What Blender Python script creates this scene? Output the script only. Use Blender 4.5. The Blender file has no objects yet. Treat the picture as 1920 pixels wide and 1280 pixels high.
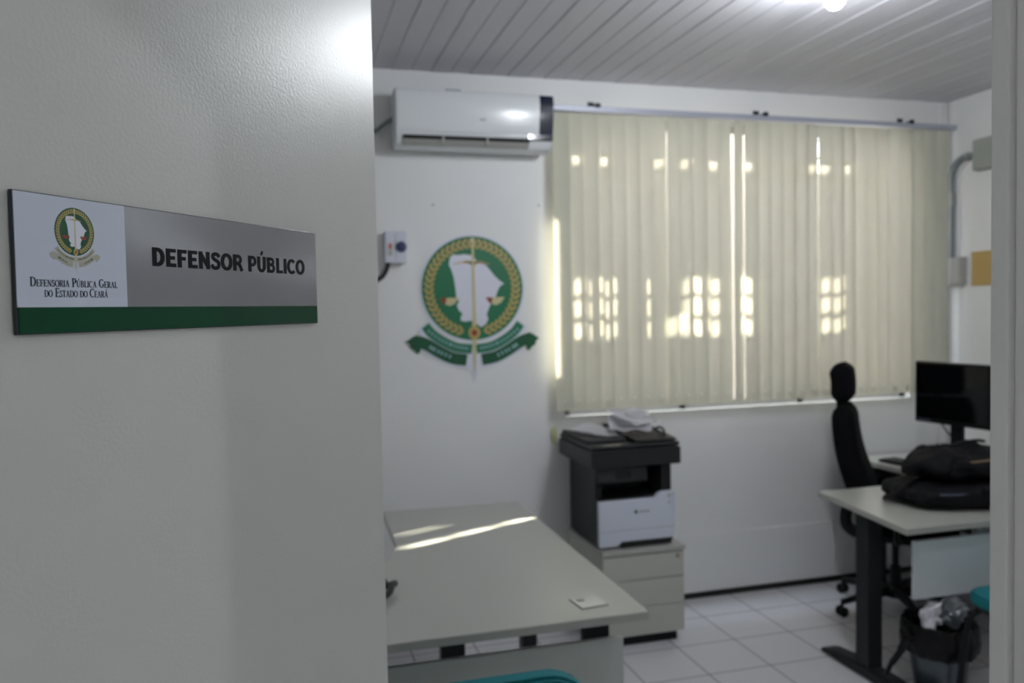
import bpy, bmesh, math, random
from mathutils import Vector, Matrix, noise
random.seed(7)
C = bpy.context.scene.collection
PI = math.pi

# ------------------------------------------------------------------ materials
def lin(c):
    return tuple(((v/255)/12.92 if v/255 <= .04045 else ((v/255+.055)/1.055)**2.4) for v in c)

def mat(name, rgb, rough=.5, metal=0, bump=0, bscale=60, var=0, vscale=4, coat=0, spec=.5, aniso=0, stretch=None, bdist=.002):
    m = bpy.data.materials.new(name); m.use_nodes = True
    nt = m.node_tree; b = nt.nodes['Principled BSDF']
    c = lin(rgb)
    b.inputs['Base Color'].default_value = (*c, 1)
    b.inputs['Roughness'].default_value = rough
    b.inputs['Metallic'].default_value = metal
    b.inputs['Coat Weight'].default_value = coat
    b.inputs['Specular IOR Level'].default_value = spec
    if aniso: b.inputs['Anisotropic'].default_value = aniso
    tc = nt.nodes.new('ShaderNodeTexCoord')
    src = tc.outputs['Object']
    if stretch:
        mp = nt.nodes.new('ShaderNodeMapping'); mp.inputs['Scale'].default_value = stretch
        nt.links.new(src, mp.inputs['Vector']); src = mp.outputs['Vector']
    n = nt.nodes.new('ShaderNodeTexNoise'); n.inputs['Scale'].default_value = vscale; n.inputs['Detail'].default_value = 4
    nt.links.new(src, n.inputs['Vector'])
    mx = nt.nodes.new('ShaderNodeMix'); mx.data_type = 'RGBA'
    v = max(var, .02)
    mx.inputs['A'].default_value = (*[max(0, k*(1-v)) for k in c], 1)
    mx.inputs['B'].default_value = (*[min(1, k*(1+v)) for k in c], 1)
    nt.links.new(n.outputs['Fac'], mx.inputs['Factor']); nt.links.new(mx.outputs['Result'], b.inputs['Base Color'])
    if bump:
        n2 = nt.nodes.new('ShaderNodeTexNoise'); n2.inputs['Scale'].default_value = bscale; n2.inputs['Detail'].default_value = 3
        nt.links.new(src, n2.inputs['Vector'])
        bp = nt.nodes.new('ShaderNodeBump'); bp.inputs['Strength'].default_value = bump; bp.inputs['Distance'].default_value = bdist
        nt.links.new(n2.outputs['Fac'], bp.inputs['Height']); nt.links.new(bp.outputs['Normal'], b.inputs['Normal'])
    return m

def emit(name, rgb, s):
    m = bpy.data.materials.new(name); m.use_nodes = True; nt = m.node_tree; nt.nodes.clear()
    e = nt.nodes.new('ShaderNodeEmission'); e.inputs[0].default_value = (*rgb, 1); e.inputs[1].default_value = s
    o = nt.nodes.new('ShaderNodeOutputMaterial'); nt.links.new(e.outputs[0], o.inputs[0]); return m

M = {}
M['wall'] = mat('wall_paint', (236,236,235), .55, bump=.15, bscale=35, var=.02)
M['wall_low'] = M['wall']
M['door'] = mat('door_enamel', (206,206,200), .30, bump=.5, bscale=240, var=.02, bdist=.0006)
M['jamb'] = mat('jamb_enamel', (206,203,200), .3, bump=.2, bscale=60)
M['duct'] = mat('white_pvc', (232,230,230), .4)
M['ac'] = mat('ac_plastic', (226,230,232), .18)
M['acdark'] = mat('ac_display', (22,30,52), .12)
M['slot'] = mat('dark_slot', (8,8,8), .5)
M['acgrey'] = mat('louver_grey', (165,166,160), .4)
M['white'] = mat('white_print', (226,228,240), .45)
M['green'] = mat('emblem_green', (18,112,72), .42, var=.12)
M['greend'] = mat('emblem_dark_green', (10,84,50), .42, var=.2)
M['greenm'] = mat('ribbon_green', (38,120,88), .42, var=.2)
M['gold'] = mat('emblem_gold', (186,164,98), .45, var=.12)
M['cream'] = mat('emblem_cream', (206,198,152), .45, var=.1)
M['red'] = mat('emblem_red', (140,60,36), .45)
M['paleblue'] = mat('pale_blue_print', (150,185,190), .45)
M['olive'] = mat('laurel_outline', (92,104,52), .45)
M['signwhite'] = mat('sign_white', (205,212,226), .3)
M['steel'] = mat('brushed_steel', (142,142,146), .34, metal=.75, bump=.25, bscale=40, stretch=(1,90,1), bdist=.0002, aniso=.6)
M['signgreen'] = mat('sign_green', (4,66,40), .25, spec=.2)
M['ink'] = mat('black_ink', (12,14,16), .5, spec=.1)
M['navyink'] = mat('navy_ink', (16,22,38), .5, spec=.1)
M['acrylic'] = mat('acrylic_edge', (40,48,52), .2)
M['ribboncream'] = mat('sign_ribbon', (176,176,158), .4, var=.15)
M['signem'] = mat('sign_emblem_green', (8,78,46), .35)
M['desk'] = mat('desk_laminate', (170,171,164), .28, var=.01)
M['deskedge'] = mat('desk_edge_band', (178,182,176), .4)
M['panel'] = mat('desk_panel', (190,194,188), .4)
M['panelr'] = mat('desk_panel_white', (202,208,210), .4)
M['darkmetal'] = mat('desk_leg_metal', (30,35,38), .45, spec=.3)
M['black'] = mat('black_plastic', (20,20,22), .42, spec=0.25)
M['blackfab'] = mat('black_fabric', (15,15,17), .85, spec=0.08, bump=.4, bscale=300)
M['bag'] = mat('bag_nylon', (17,17,20), .7, spec=0.15, bump=.5, bscale=180)
M['bagtrim'] = mat('bag_trim', (70,75,95), .5)
M['zip'] = mat('zip_brass', (150,130,100), .4, metal=.5)
M['prn'] = mat('printer_black', (34,35,36), .42, spec=0.3)
M['prnw'] = mat('printer_white', (205,210,222), .38)
M['paper'] = mat('paper', (244,244,250), .6)
M['cab'] = mat('cabinet_laminate', (186,188,178), .4)
M['teal'] = mat('teal_fabric', (0,110,118), .75, bump=.3, bscale=250)
M['shell'] = mat('chair_shell', (26,20,24), .5)
M['conduit'] = mat('grey_conduit', (128,136,138), .35, var=.1)
M['box'] = mat('grey_box', (178,178,176), .45)
M['boxg'] = mat('box_grey', (158,162,156), .45)
M['kraft'] = mat('yellow_plate', (190,160,100), .6, var=.08)
M['outletw'] = mat('outlet_white', (212,216,228), .4)
M['outletside'] = mat('outlet_side', (170,170,160), .5)
M['socketblue'] = mat('socket_blue', (40,50,90), .4)
M['sticker'] = mat('red_sticker', (190,110,90), .5)
M['cable'] = mat('black_cable', (28,26,30), .5)
M['binmetal'] = mat('bin_metal', (96,104,108), .3, metal=.8)
M['liner'] = mat('black_liner', (8,8,9), .3, spec=.3, bump=.8, bscale=25, bdist=.01)
M['rail'] = mat('rail_aluminium', (178,182,196), .4, metal=.3)
M['screen'] = mat('screen_glass', (8,9,11), .1, spec=0.35)
M['alu'] = mat('window_aluminium', (190,190,190), .4, metal=.5)
M['sunmask'] = mat('sun_mask_board', (205,190,175), .9, var=.15)
M['ground'] = mat('yard_concrete', (150,145,138), .9, var=.1)
M['hook'] = mat('hook_green', (186,190,140), .5)
M['chrome'] = mat('chrome', (190,190,190), .2, metal=1)
M['bulb'] = emit('bulb_glow', (.91,.95,1.0), 440)
M['base_dark'] = mat('dark_base_strip', (26,22,20), .7, var=.3, vscale=8)

def fabric_translucent():
    m = bpy.data.materials.new('vane_fabric'); m.use_nodes = True; nt = m.node_tree; nt.nodes.clear()
    d = nt.nodes.new('ShaderNodeBsdfDiffuse'); d.inputs[0].default_value = (*lin((204,205,190)), 1)
    t = nt.nodes.new('ShaderNodeBsdfTranslucent'); t.inputs[0].default_value = (*lin((218,212,196)), 1)
    mx = nt.nodes.new('ShaderNodeMixShader'); mx.inputs[0].default_value = .21
    tc = nt.nodes.new('ShaderNodeTexCoord'); n = nt.nodes.new('ShaderNodeTexNoise'); n.inputs['Scale'].default_value = 400
    bp = nt.nodes.new('ShaderNodeBump'); bp.inputs['Strength'].default_value = .1
    nt.links.new(tc.outputs['Object'], n.inputs['Vector']); nt.links.new(n.outputs['Fac'], bp.inputs['Height']); nt.links.new(bp.outputs['Normal'], d.inputs['Normal'])
    o = nt.nodes.new('ShaderNodeOutputMaterial')
    nt.links.new(d.outputs[0], mx.inputs[1]); nt.links.new(t.outputs[0], mx.inputs[2]); nt.links.new(mx.outputs[0], o.inputs[0]); return m
M['vane'] = fabric_translucent()

def pane_mat():
    m = bpy.data.materials.new('window_pane'); m.use_nodes = True; nt = m.node_tree; nt.nodes.clear()
    a = nt.nodes.new('ShaderNodeBsdfTransparent'); a.inputs[0].default_value = (.95,.97,.96,1)
    g = nt.nodes.new('ShaderNodeBsdfGlossy'); g.inputs['Roughness'].default_value = .02
    mx = nt.nodes.new('ShaderNodeMixShader'); mx.inputs[0].default_value = .07
    o = nt.nodes.new('ShaderNodeOutputMaterial')
    nt.links.new(a.outputs[0], mx.inputs[1]); nt.links.new(g.outputs[0], mx.inputs[2]); nt.links.new(mx.outputs[0], o.inputs[0]); return m
M['pane'] = pane_mat()

def plastic_film():
    m = bpy.data.materials.new('clear_film'); m.use_nodes = True; nt = m.node_tree; nt.nodes.clear()
    a = nt.nodes.new('ShaderNodeBsdfTransparent'); a.inputs[0].default_value = (.8,.84,.87,1)
    g = nt.nodes.new('ShaderNodeBsdfGlossy'); g.inputs['Roughness'].default_value = .18
    d = nt.nodes.new('ShaderNodeBsdfDiffuse'); d.inputs[0].default_value = (.6,.65,.7,1)
    m1 = nt.nodes.new('ShaderNodeMixShader'); m1.inputs[0].default_value = .35
    m2 = nt.nodes.new('ShaderNodeMixShader'); m2.inputs[0].default_value = .3
    o = nt.nodes.new('ShaderNodeOutputMaterial')
    nt.links.new(a.outputs[0], m1.inputs[1]); nt.links.new(g.outputs[0], m1.inputs[2])
    nt.links.new(m1.outputs[0], m2.inputs[1]); nt.links.new(d.outputs[0], m2.inputs[2]); nt.links.new(m2.outputs[0], o.inputs[0]); return m
M['film'] = plastic_film()

def tile_mat():
    m = mat('floor_tile', (206,206,206), .22); nt = m.node_tree; b = nt.nodes['Principled BSDF']
    tc = nt.nodes.new('ShaderNodeTexCoord'); mp = nt.nodes.new('ShaderNodeMapping')
    mp.inputs['Location'].default_value = (-2.102+.31*20, -3.24+.31*20, 0)
    nt.links.new(tc.outputs['Object'], mp.inputs['Vector'])
    br = nt.nodes.new('ShaderNodeTexBrick'); br.offset = 0; br.squash = 1
    br.inputs['Scale'].default_value = 1; br.inputs['Brick Width'].default_value = .31; br.inputs['Row Height'].default_value = .31
    br.inputs['Mortar Size'].default_value = .004; br.inputs['Mortar Smooth'].default_value = .3
    br.inputs['Color1'].default_value = (*lin((208,207,210)), 1); br.inputs['Color2'].default_value = (*lin((203,203,207)), 1)
    br.inputs['Mortar'].default_value = (*lin((128,124,128)), 1)
    nt.links.new(mp.outputs['Vector'], br.inputs['Vector']); nt.links.new(br.outputs['Color'], b.inputs['Base Color'])
    return m
M['tile'] = tile_mat()

def ceiling_mat():
    m = mat('pvc_ceiling', (200,199,205), .5); nt = m.node_tree; b = nt.nodes['Principled BSDF']
    return m
M['ceil'] = ceiling_mat()

# ------------------------------------------------------------------ mesh helpers
class MB:
    def __init__(s): s.b = bmesh.new()
    def box(s, x0, x1, y0, y1, z0, z1, bev=0, seg=2, mtx=None):
        t = bmesh.new(); bmesh.ops.create_cube(t, size=1)
        for v in t.verts:
            v.co = Vector(((x0+x1)/2+v.co.x*(x1-x0), (y0+y1)/2+v.co.y*(y1-y0), (z0+z1)/2+v.co.z*(z1-z0)))
        if bev: bmesh.ops.bevel(t, geom=t.edges[:], offset=bev, segments=seg, affect='EDGES', profile=.5)
        return s._merge(t, mtx)
    def _merge(s, t, mtx=None):
        if mtx is not None: t.transform(mtx)
        me = bpy.data.meshes.new('tmp'); t.to_mesh(me); t.free(); s.b.from_mesh(me); bpy.data.meshes.remove(me); return s
    def prism(s, pts, h0, h1, axis='z', bev=0, mtx=None):
        # pts 2D polygon, extruded between h0 and h1 along axis
        t = bmesh.new()
        def P(p, h):
            if axis == 'z': return (p[0], p[1], h)
            if axis == 'y': return (p[0], h, p[1])
            return (h, p[0], p[1])
        a = [t.verts.new(P(p, h0)) for p in pts]; c = [t.verts.new(P(p, h1)) for p in pts]
        f1 = t.faces.new(a); f2 = t.faces.new(c[::-1]); n = len(pts)
        for i in range(n): t.faces.new((a[i], c[i], c[(i+1) % n], a[(i+1) % n]))
        bmesh.ops.recalc_face_normals(t, faces=t.faces[:])
        if bev:
            eds = [e for e in t.edges]
            bmesh.ops.bevel(t, geom=eds, offset=bev, segments=2, affect='EDGES')
        big = [f for f in t.faces if len(f.verts) > 4]
        if big: bmesh.ops.triangulate(t, faces=big)
        return s._merge(t, mtx)
    def tube(s, pts, r, n=10, cap=True, flat=1):
        pts = [Vector(p) for p in pts]; rings = []
        up = Vector((0,0,1)); prev = None
        for i, p in enumerate(pts):
            d = (pts[min(i+1, len(pts)-1)]-pts[max(i-1, 0)]).normalized()
            if prev is None:
                a = d.cross(up) if abs(d.dot(up)) < .95 else d.cross(Vector((1,0,0)))
            else: a = prev - d*prev.dot(d)
            a.normalize(); prev = a; c = d.cross(a)
            rr = r[i] if isinstance(r, (list, tuple)) else r
            rings.append([s.b.verts.new(p+a*math.cos(2*PI*k/n)*rr+c*math.sin(2*PI*k/n)*rr*flat) for k in range(n)])
        for A, B in zip(rings, rings[1:]):
            for k in range(n): s.b.faces.new((A[k], A[(k+1) % n], B[(k+1) % n], B[k]))
        if cap: s.b.faces.new(rings[0][::-1]); s.b.faces.new(rings[-1])
        return s
    def lathe(s, prof, n=32, o=(0,0,0), fn=None, mtx=None):
        t = bmesh.new(); rings = []
        for j, (r, z) in enumerate(prof):
            ring = []
            for k in range(n):
                a = 2*PI*k/n; rr, zz = (r, z) if fn is None else fn(r, z, a, j)
                ring.append(t.verts.new((o[0]+rr*math.cos(a), o[1]+rr*math.sin(a), o[2]+zz)))
            rings.append(ring)
        for A, B in zip(rings, rings[1:]):
            for k in range(n): t.faces.new((A[k], A[(k+1) % n], B[(k+1) % n], B[k]))
        if prof[0][0] > 1e-5: t.faces.new(rings[0][::-1])
        if prof[-1][0] > 1e-5: t.faces.new(rings[-1])
        bmesh.ops.remove_doubles(t, verts=t.verts[:], dist=1e-6)
        return s._merge(t, mtx)
    def blob(s, c, r, p=2.6, nz=.0, ns=4, seed=0, sub=4, fn=None):
        t = bmesh.new(); bmesh.ops.create_icosphere(t, subdivisions=sub, radius=1)
        for v in t.verts:
            d = v.co.normalized()
            k = (abs(d.x)**p+abs(d.y)**p+abs(d.z)**p)**(-1/p)
            q = d*k
            q = Vector((q.x*r[0], q.y*r[1], q.z*r[2]))
            if nz:
                w = noise.noise(q*ns+Vector((seed, seed*2.3, 0)))+.5*noise.noise(q*ns*2.7+Vector((seed, 0, 3)))
                w -= .9*abs(noise.noise(q*ns*2+Vector((seed*3, 1, 0))))
                q += d*w*nz
            if fn: q = fn(q)
            v.co = q+Vector(c)
        return s._merge(t)
    def build(s, name, m, parent=None, smooth=True, ang=35):
        bmesh.ops.recalc_face_normals(s.b, faces=s.b.faces[:]) if s.b.faces else None
        me = bpy.data.meshes.new(name); s.b.to_mesh(me); s.b.free()
        o = bpy.data.objects.new(name, me); C.objects.link(o); me.materials.append(m)
        if smooth:
            for p in me.polygons: p.use_smooth = True
            me.set_sharp_from_angle(angle=math.radians(ang))
            wnm = o.modifiers.new('weighted', 'WEIGHTED_NORMAL'); wnm.keep_sharp = True; wnm.weight = 100
        if parent is not None: o.parent = parent
        return o

def B(*a, **k): return MB().box(*a, **k)
def smooth_path(pts, n=8):
    pts = [Vector(p) for p in pts]; out = []
    P = [pts[0]*2-pts[1]]+pts+[pts[-1]*2-pts[-2]]
    for i in range(1, len(P)-2):
        for k in range(n):
            t = k/n; a, b, c, d = P[i-1], P[i], P[i+1], P[i+2]
            out.append(.5*((2*b)+(c-a)*t+(2*a-5*b+4*c-d)*t*t+(3*b-a-3*c+d)*t**3))
    out.append(pts[-1]); return out

def thing(name, label, cat, loc=(0,0,0), rotz=0, group=None):
    o = bpy.data.objects.new(name, None); C.objects.link(o); o.empty_display_size = .1
    o.location = loc; o.rotation_euler = (0,0,rotz); o['label'] = label; o['category'] = cat
    if group: o['group'] = group
    return o
def tag(o, label, cat, group=None):
    o['label'] = label; o['category'] = cat
    if group: o['group'] = group
    return o
def struct(o, **k): o['kind'] = 'structure'; return o

def holed(x0, x1, z0, z1, holes, y0, y1):
    mb = MB(); xs = sorted({x0, x1, *[h[0] for h in holes], *[h[1] for h in holes]}); zs = sorted({z0, z1, *[h[2] for h in holes], *[h[3] for h in holes]})
    for a, b in zip(xs, xs[1:]):
        run = None
        for c, d in zip(zs, zs[1:]):
            mx, mz = (a+b)/2, (c+d)/2
            inside = any(h[0] < mx < h[1] and h[2] < mz < h[3] for h in holes)
            if not inside: run = [run[0], d] if run else [c, d]
            if inside and run: mb.box(a, b, y0, y1, run[0], run[1]); run = None
        if run: mb.box(a, b, y0, y1, run[0], run[1])
    return mb

# ------------------------------------------------------------------ camera
F = 1536.0; H = 1.65
Yc = Vector((-430, 53, -F)).normalized(); Xc = Vector((5508, 164.6, -F)); Xc = (Xc-Yc*Xc.dot(Yc)).normalized(); Zc = Xc.cross(Yc)
R3 = Matrix((Xc, Yc, Zc))            # world = R3 @ cam
cd = bpy.data.cameras.new('camera'); cam = bpy.data.objects.new('camera', cd); C.objects.link(cam)
cam.matrix_world = Matrix.Translation((0,0,H)) @ R3.to_4x4()
cd.sensor_width = 36; cd.lens = 36*F/1920; cd.clip_start = .05
cd.dof.use_dof = True; cd.dof.focus_distance = .78; cd.dof.aperture_fstop = 6.3
bpy.context.scene.camera = cam

# ------------------------------------------------------------------ room shell
D = 4.13; XR = 3.93; XL = -.95; ZC = 2.85; YF0, YF1 = .36, .48
WIN = (1.44, 3.66, 1.068, 2.66)
struct(B(XL-.1, XR+.15, YF0, D+.10, -.1, 0).build('floor', M['tile'], smooth=False))
struct(holed(XL-.1, XR+.15, 0, ZC+.25, [WIN], D, D+.10).build('wall_back', M['wall'], smooth=False))
struct(B(XR, XR+.15, YF1, D, 0, ZC+.25).build('wall_right', M['wall'], smooth=False))
struct(B(XL-.1, XL, YF1, D, 0, ZC+.25).build('wall_left', M['wall'], smooth=False))
# front wall with the doorway
HX, HY = -.353, .475
struct(holed(-3.2, 4.2, 0, ZC+.25, [(HX-.03, .530, 0, 2.14)], YF0, YF1-.001).build('wall_front', M['wall'], smooth=False))
jb = MB()
jb.box(.500, .530, YF1-.011, YF1+.006, 0, 2.14, bev=.003)
jb.box(.505, .530, YF0-.012, YF1-.011, 0, 2.14, bev=.002)
jb.box(.530, .60, YF0-.014, YF0, 0, 2.21, bev=.003)
jb.box(HX-.03, HX-.004, YF0-.012, YF1-.01, 0, 2.14, bev=.002)
jb.box(HX-.03, .530, YF0-.012, YF1, 2.125, 2.14, bev=.002)
struct(jb.build('trim_1', M['jamb']))
# ceiling: PVC boards running toward the window, small V joints
cb = MB(); w = .1; x = XL-.1
k = 0
prof = []
while x < XR+.15:
    prof += [(x+.0005, ZC+.006), (x+.004, ZC+(.0015 if k % 2 else 0)), (x+w-.004, ZC+(.0015 if k % 2 else 0)), (x+w-.0005, ZC+.006)]
    x += w; k += 1
prof += [(x, ZC+.1), (XL-.1, ZC+.1)]
cb.prism(prof, YF1, D, axis='y')
struct(cb.build('ceiling', M['ceil'], smooth=False))
# low ledge line on the back wall and dark strip at its foot
struct(B(XL, XR, D-.012, D, .035, .362, bev=.002).build('trim_2', M['wall']))
struct(B(XL, XR, D-.010, D, 0, .034).build('baseboard_back', M['base_dark'], smooth=False))
struct(B(XR-.008, XR, YF1, D-.012, 0, .03).build('baseboard_right', M['base_dark'], smooth=False))
# window: frame, mullions, panes
fr = MB(); x0, x1, z0, z1 = WIN
for a in ((x0, x0+.04, z0, z1), (x1-.04, x1, z0, z1), (x0, x1, z0, z0+.04), (x0, x1, z1-.04, z1), (x0+.7, x0+.74, z0, z1), (x0+1.46, x0+1.5, z0, z1)):
    fr.box(a[0], a[1], D+.05, D+.08, a[2], a[3])
wn = struct(fr.build('window_1', M['alu'], smooth=False))
B(x0+.04, x1-.04, D+.064, D+.067, z0+.04, z1-.04).build('pane', M['pane'], wn, smooth=False)
# corridor outside the door (behind the camera)
struct(B(-3.2, 4.2, -1.9, YF0, -.1, 0).build('floor_corridor', M['tile'], smooth=False))
struct(B(-3.2, 4.2, -1.9, YF0, ZC, ZC+.1).build('ceiling_corridor', M['wall'], smooth=False))
struct(B(-3.3, -3.2, -1.9, YF0, 0, ZC+.1).build('wall_corridor_left', M['wall'], smooth=False))
struct(B(4.2, 4.3, -1.9, YF0, 0, ZC+.1).build('wall_corridor_right', M['wall'], smooth=False))
struct(B(-3.2, 4.2, -2.0, -1.9, 0, ZC+.1).build('wall_corridor_back', M['wall'], smooth=False))

# ------------------------------------------------------------------ outside
SUN = Vector((-.907*math.cos(math.radians(25.6)), -.421*math.cos(math.radians(25.6)), -math.sin(math.radians(25.6))))
struct(B(-6, 14, D+.10, 16, -.3, -.1).build('ground_yard', M['ground'], smooth=False))
def wray(px, py):
    return R3 @ Vector((px-960, 640-py, -F))
def ony(px, py, yd):
    r = wray(px, py); return Vector((0,0,H))+r*(yd/r.y)
YS = 5.0; sc = (YS-4.05)/-SUN.y
def hole(X0, X1, Z0, Z1):
    return (X0-SUN.x*sc-.018, X1-SUN.x*sc+.03, Z0-SUN.z*sc-.006, Z1-SUN.z*sc+.006)
holes = []  # openings traced back along the sun from the wanted spots and streaks
for px in (1083,1116,1146,1205,1212,1290,1296,1318,1343,1409,1550,1573):
    p = ony(px, 580, 4.05).x
    for (za, zb) in ((1.485,1.57), (1.60,1.69), (1.715,1.80)):
        holes.append(hole(p-.014, p+.014, za, zb))
for px in (1078,1133,1236,1285,1338,1405,1525,1548,1592):
    p = ony(px, 290, 4.05).x
    holes.append(hole(p-.012, p+.012, 2.395, 2.455))
holes.append(hole(1.345, 1.372, 1.28, 2.1))
holes.append(hole(2.03, 2.13, 1.50, 1.60))
holes.append(hole(2.41, 2.50, 1.485, 1.57)); holes.append(hole(2.41, 2.50, 1.60, 1.69)); holes.append(hole(2.41, 2.50, 1.715, 1.80))
scr = tag(holed(-1, 9, -.1, 3.9, holes, YS-.008, YS+.008).build('sun_mask_screen', M['sunmask'], smooth=False),  # unseen sun mask, added so sunlight lands in set spots
          'unseen pierced pale screen added outside the window to shape the sunlight', 'screen wall')

# ------------------------------------------------------------------ door leaf
DA = math.atan2(.822, .569)
door = B(0, .856, 0, .035, .008, 2.115, bev=.0015).build('door_1', M['door'])
door.matrix_world = Matrix.Translation((HX-.0015, HY+.001, 0)) @ Matrix.Rotation(DA, 4, 'Z')
struct(door)
hd = MB(); hd.lathe([(.0,0),(.026,0),(.026,.004),(.022,.008),(.012,.01),(.011,.045),(0,.045)], 28, mtx=Matrix.Translation((.80,0,1.085)) @ Matrix.Rotation(PI/2, 4, 'X'))
hd.tube(smooth_path([(.80,-.04,1.085),(.77,-.045,1.086),(.70,-.045,1.084)], 5), [.009]*10+[.008], 12)
hd.build('door_handle', M['chrome'], door)
B(.856-.0005, .8572, .006, .029, .98, 1.18).build('latch_plate', M['chrome'], door)
hg = MB()
hg.tube([(-.004,.034,.3),(-.004,.034,.38)], .007); hg.tube([(-.004,.034,1.7),(-.004,.034,1.78)], .007); hg.build('hinge', M['chrome'], door)

# ------------------------------------------------------------------ emblem
def ell(cx, cy, rx, ry, n=64, a0=0, a1=2*PI):
    return [(cx+rx*math.cos(a0+(a1-a0)*i/n), cy+ry*math.sin(a0+(a1-a0)*i/n)) for i in range(n)]
def uv(x, y): return ((x-697)/338, -(y-569)/346)
MAP = [uv(*p) for p in [(545,385),(552,357),(575,345),(600,349),(640,343),(690,349),(712,368),(725,388),(748,398),(785,412),(812,445),(845,488),(880,522),(908,540),(880,556),(862,590),(848,630),(822,662),(803,700),(786,742),(796,780),(780,808),(750,830),(722,812),(702,790),(680,785),(645,791),(612,785),(612,760),(625,738),(600,715),(588,680),(604,655),(586,630),(580,560),(572,500),(558,450),(541,412)]]
def band(center, w):
    # ribbon polygon around a polyline with widths
    L = []; Rr = []
    c = [Vector(p) for p in center]; n = len(c)
    for i in range(n):
        d = (c[min(i+1, n-1)]-c[max(i-1, 0)]).normalized(); q = Vector((-d.y, d.x))*(w[i] if isinstance(w, (list, tuple)) else w)/2
        L.append(tuple(c[i]+q)); Rr.append(tuple(c[i]-q))
    return L+Rr[::-1]
def cpath(pts, n=8): return [(v.x, v.y) for v in smooth_path([(p[0], p[1], 0) for p in pts], n)]
def mir(poly): return [(-x, y) for x, y in poly][::-1]
def scalep(poly, s): return [(x*s, y*s) for x, y in poly]
INNER = band(cpath([uv(378,812), uv(420,865), (-.62,-1.00), uv(580,960), uv(682,975)]), .18)
OUTER = band(cpath([uv(300,908), uv(380,935), uv(460,985), uv(550,1030), uv(645,1048)]), .22)
TAIL = [uv(250,915), uv(300,880), uv(372,905), uv(345,950), uv(340,985), uv(322,996), uv(300,970), uv(278,955), uv(272,930)]
def emblem(par, R, t, ribm, ribm2, greenm, backing=True, goldm=None, creamm=None, petal=None):
    goldm = goldm or M['gold']; creamm = creamm or M['cream']
    def add(nm, polys, l0, l1, m, p=par):
        mb = MB()
        for q in polys: mb.prism(scalep(q, R), l0*t, l1*t)
        return mb.build(nm, m, p, smooth=False)
    if backing:
        mb = MB()
        for i, q in enumerate([ell(0,0,1.045,1.045), band(cpath([(-1.0,-.70),(-.9,-.82),(-.62,-1.05),(-.3,-1.2),(0,-1.26),(.3,-1.2),(.62,-1.05),(.9,-.82),(1.0,-.70)]), .27),
                  band(cpath([(-1.24,-1.0),(-.95,-1.08),(-.62,-1.25),(-.3,-1.38),(0,-1.42),(.3,-1.38),(.62,-1.25),(.95,-1.08),(1.24,-1.0)]), [.2]*8+[.3]*48+[.2]*9),
                  [(-.16,-1.1),(.16,-1.1),(.10,-1.6),(0,-1.82),(-.10,-1.6)]]):
            mb.prism(scalep(q, R), i*.004*t, (1-i*.02)*t)
        base = mb.build('backing_board', M['white'], par, smooth=False)
    add('green_disc', [ell(0,0,1,1,96)], 1.0, 1.3, greenm)
    # laurel wreath
    leaves = []; stems = []
    for sgn in (-1, 1):
        N = 22
        for i in range(N):
            a = math.radians(-72+ (88+72)*i/(N-1)); rad = .86
            for off in (-.046, .046):
                cx, cy = (rad+off)*math.cos(a), (rad+off)*math.sin(a)
                tang = a+PI/2 + (-.65 if off > 0 else .65)
                lf = []
                for k in range(10):
                    b = 2*PI*k/10; lx = .080*math.cos(b); ly = .030*math.sin(b)
                    lf.append((cx+lx*math.cos(tang)-ly*math.sin(tang), cy+lx*math.sin(tang)+ly*math.cos(tang)))
                leaves.append([(sgn*x, y) for x, y in lf])
    add('laurel_wreath', leaves, 1.3, 1.55, goldm)
    add('inner_disc', [ell(0,0,.765,.765,80)], 1.3, 1.34, greenm)
    add('state_map', [MAP], 1.34, 1.7, M['white'])
    add('sword', [[(-.035,.97),(.045,.97),(.045,.9),(.03,.88),(.05,-.8),(.03,-1.5),(.01,-1.74),(-.01,-1.5),(-.03,-.8),(-.01,.88),(-.035,.9)]], 1.7, 2.1, creamm)
    add('balance_arm', [band(cpath([(-.37,.47),(-.2,.50),(-.05,.50),(.02,.44),(.08,.50),(.22,.49),(.34,.46)]), [.02]*10+[.05]*29+[.02]*10)], 1.7, 2.0, goldm)
    add('sword_guard', [ell(.01,-.86,.12,.13,24)], 2.1, 2.3, goldm)
    add('guard_stud', [ell(.01,-.86,.055,.06,20)], 2.3, 2.5, M['red'])
    for sx in (-.46, .45):
        add('scale_pan', [[(sx-.2,-.18),(sx+.18,-.18),(sx+.1,-.29),(sx,-.335),(sx-.1,-.3)]], 1.72, 2.0, petal or creamm)
        add('pan_red_part', [[(sx-.2,-.18),(sx-.06,-.18),(sx-.09,-.31),(sx-.14,-.28)]], 2.0, 2.1, M['red'])  # left part of each pan, printed red
    for f in (lambda q: q, mir):
        a = add('ribbon', [f(INNER)], 1.3, 1.6, ribm)
        b = add('ribbon', [f(OUTER)], 1.6, 2.0, ribm2)
        add('ribbon_tail', [f(TAIL)], 2.0, 2.3, ribm2)
        # short illegible lettering on the ribbons
        for path, n, w_ in ((cpath([uv(400,850), (-.62,-1.0), uv(580,955), uv(660,972)]), 13, .05), (cpath([uv(400,950), uv(460,985), uv(560,1032)]), 7, .07)):
            L = len(path); mk = []
            for i in range(n):
                j = int((i+.5)/n*(L-1)); x, y = path[j]; x2, y2 = path[min(j+1, L-1)]
                d = Vector((x2-x, y2-y)).normalized() if (x2, y2) != (x, y) else Vector((1,0)); q = Vector((-d.y, d.x))
                cc = Vector((x, y)); s_ = .017
                mk.append(f([tuple(cc-d*s_-q*w_/2), tuple(cc+d*s_-q*w_/2), tuple(cc+d*s_+q*w_/2), tuple(cc-d*s_+q*w_/2)]))
            add('ribbon_lettering', mk, 2.0, 2.15, M['paleblue'] if backing else M['ink'])

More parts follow.
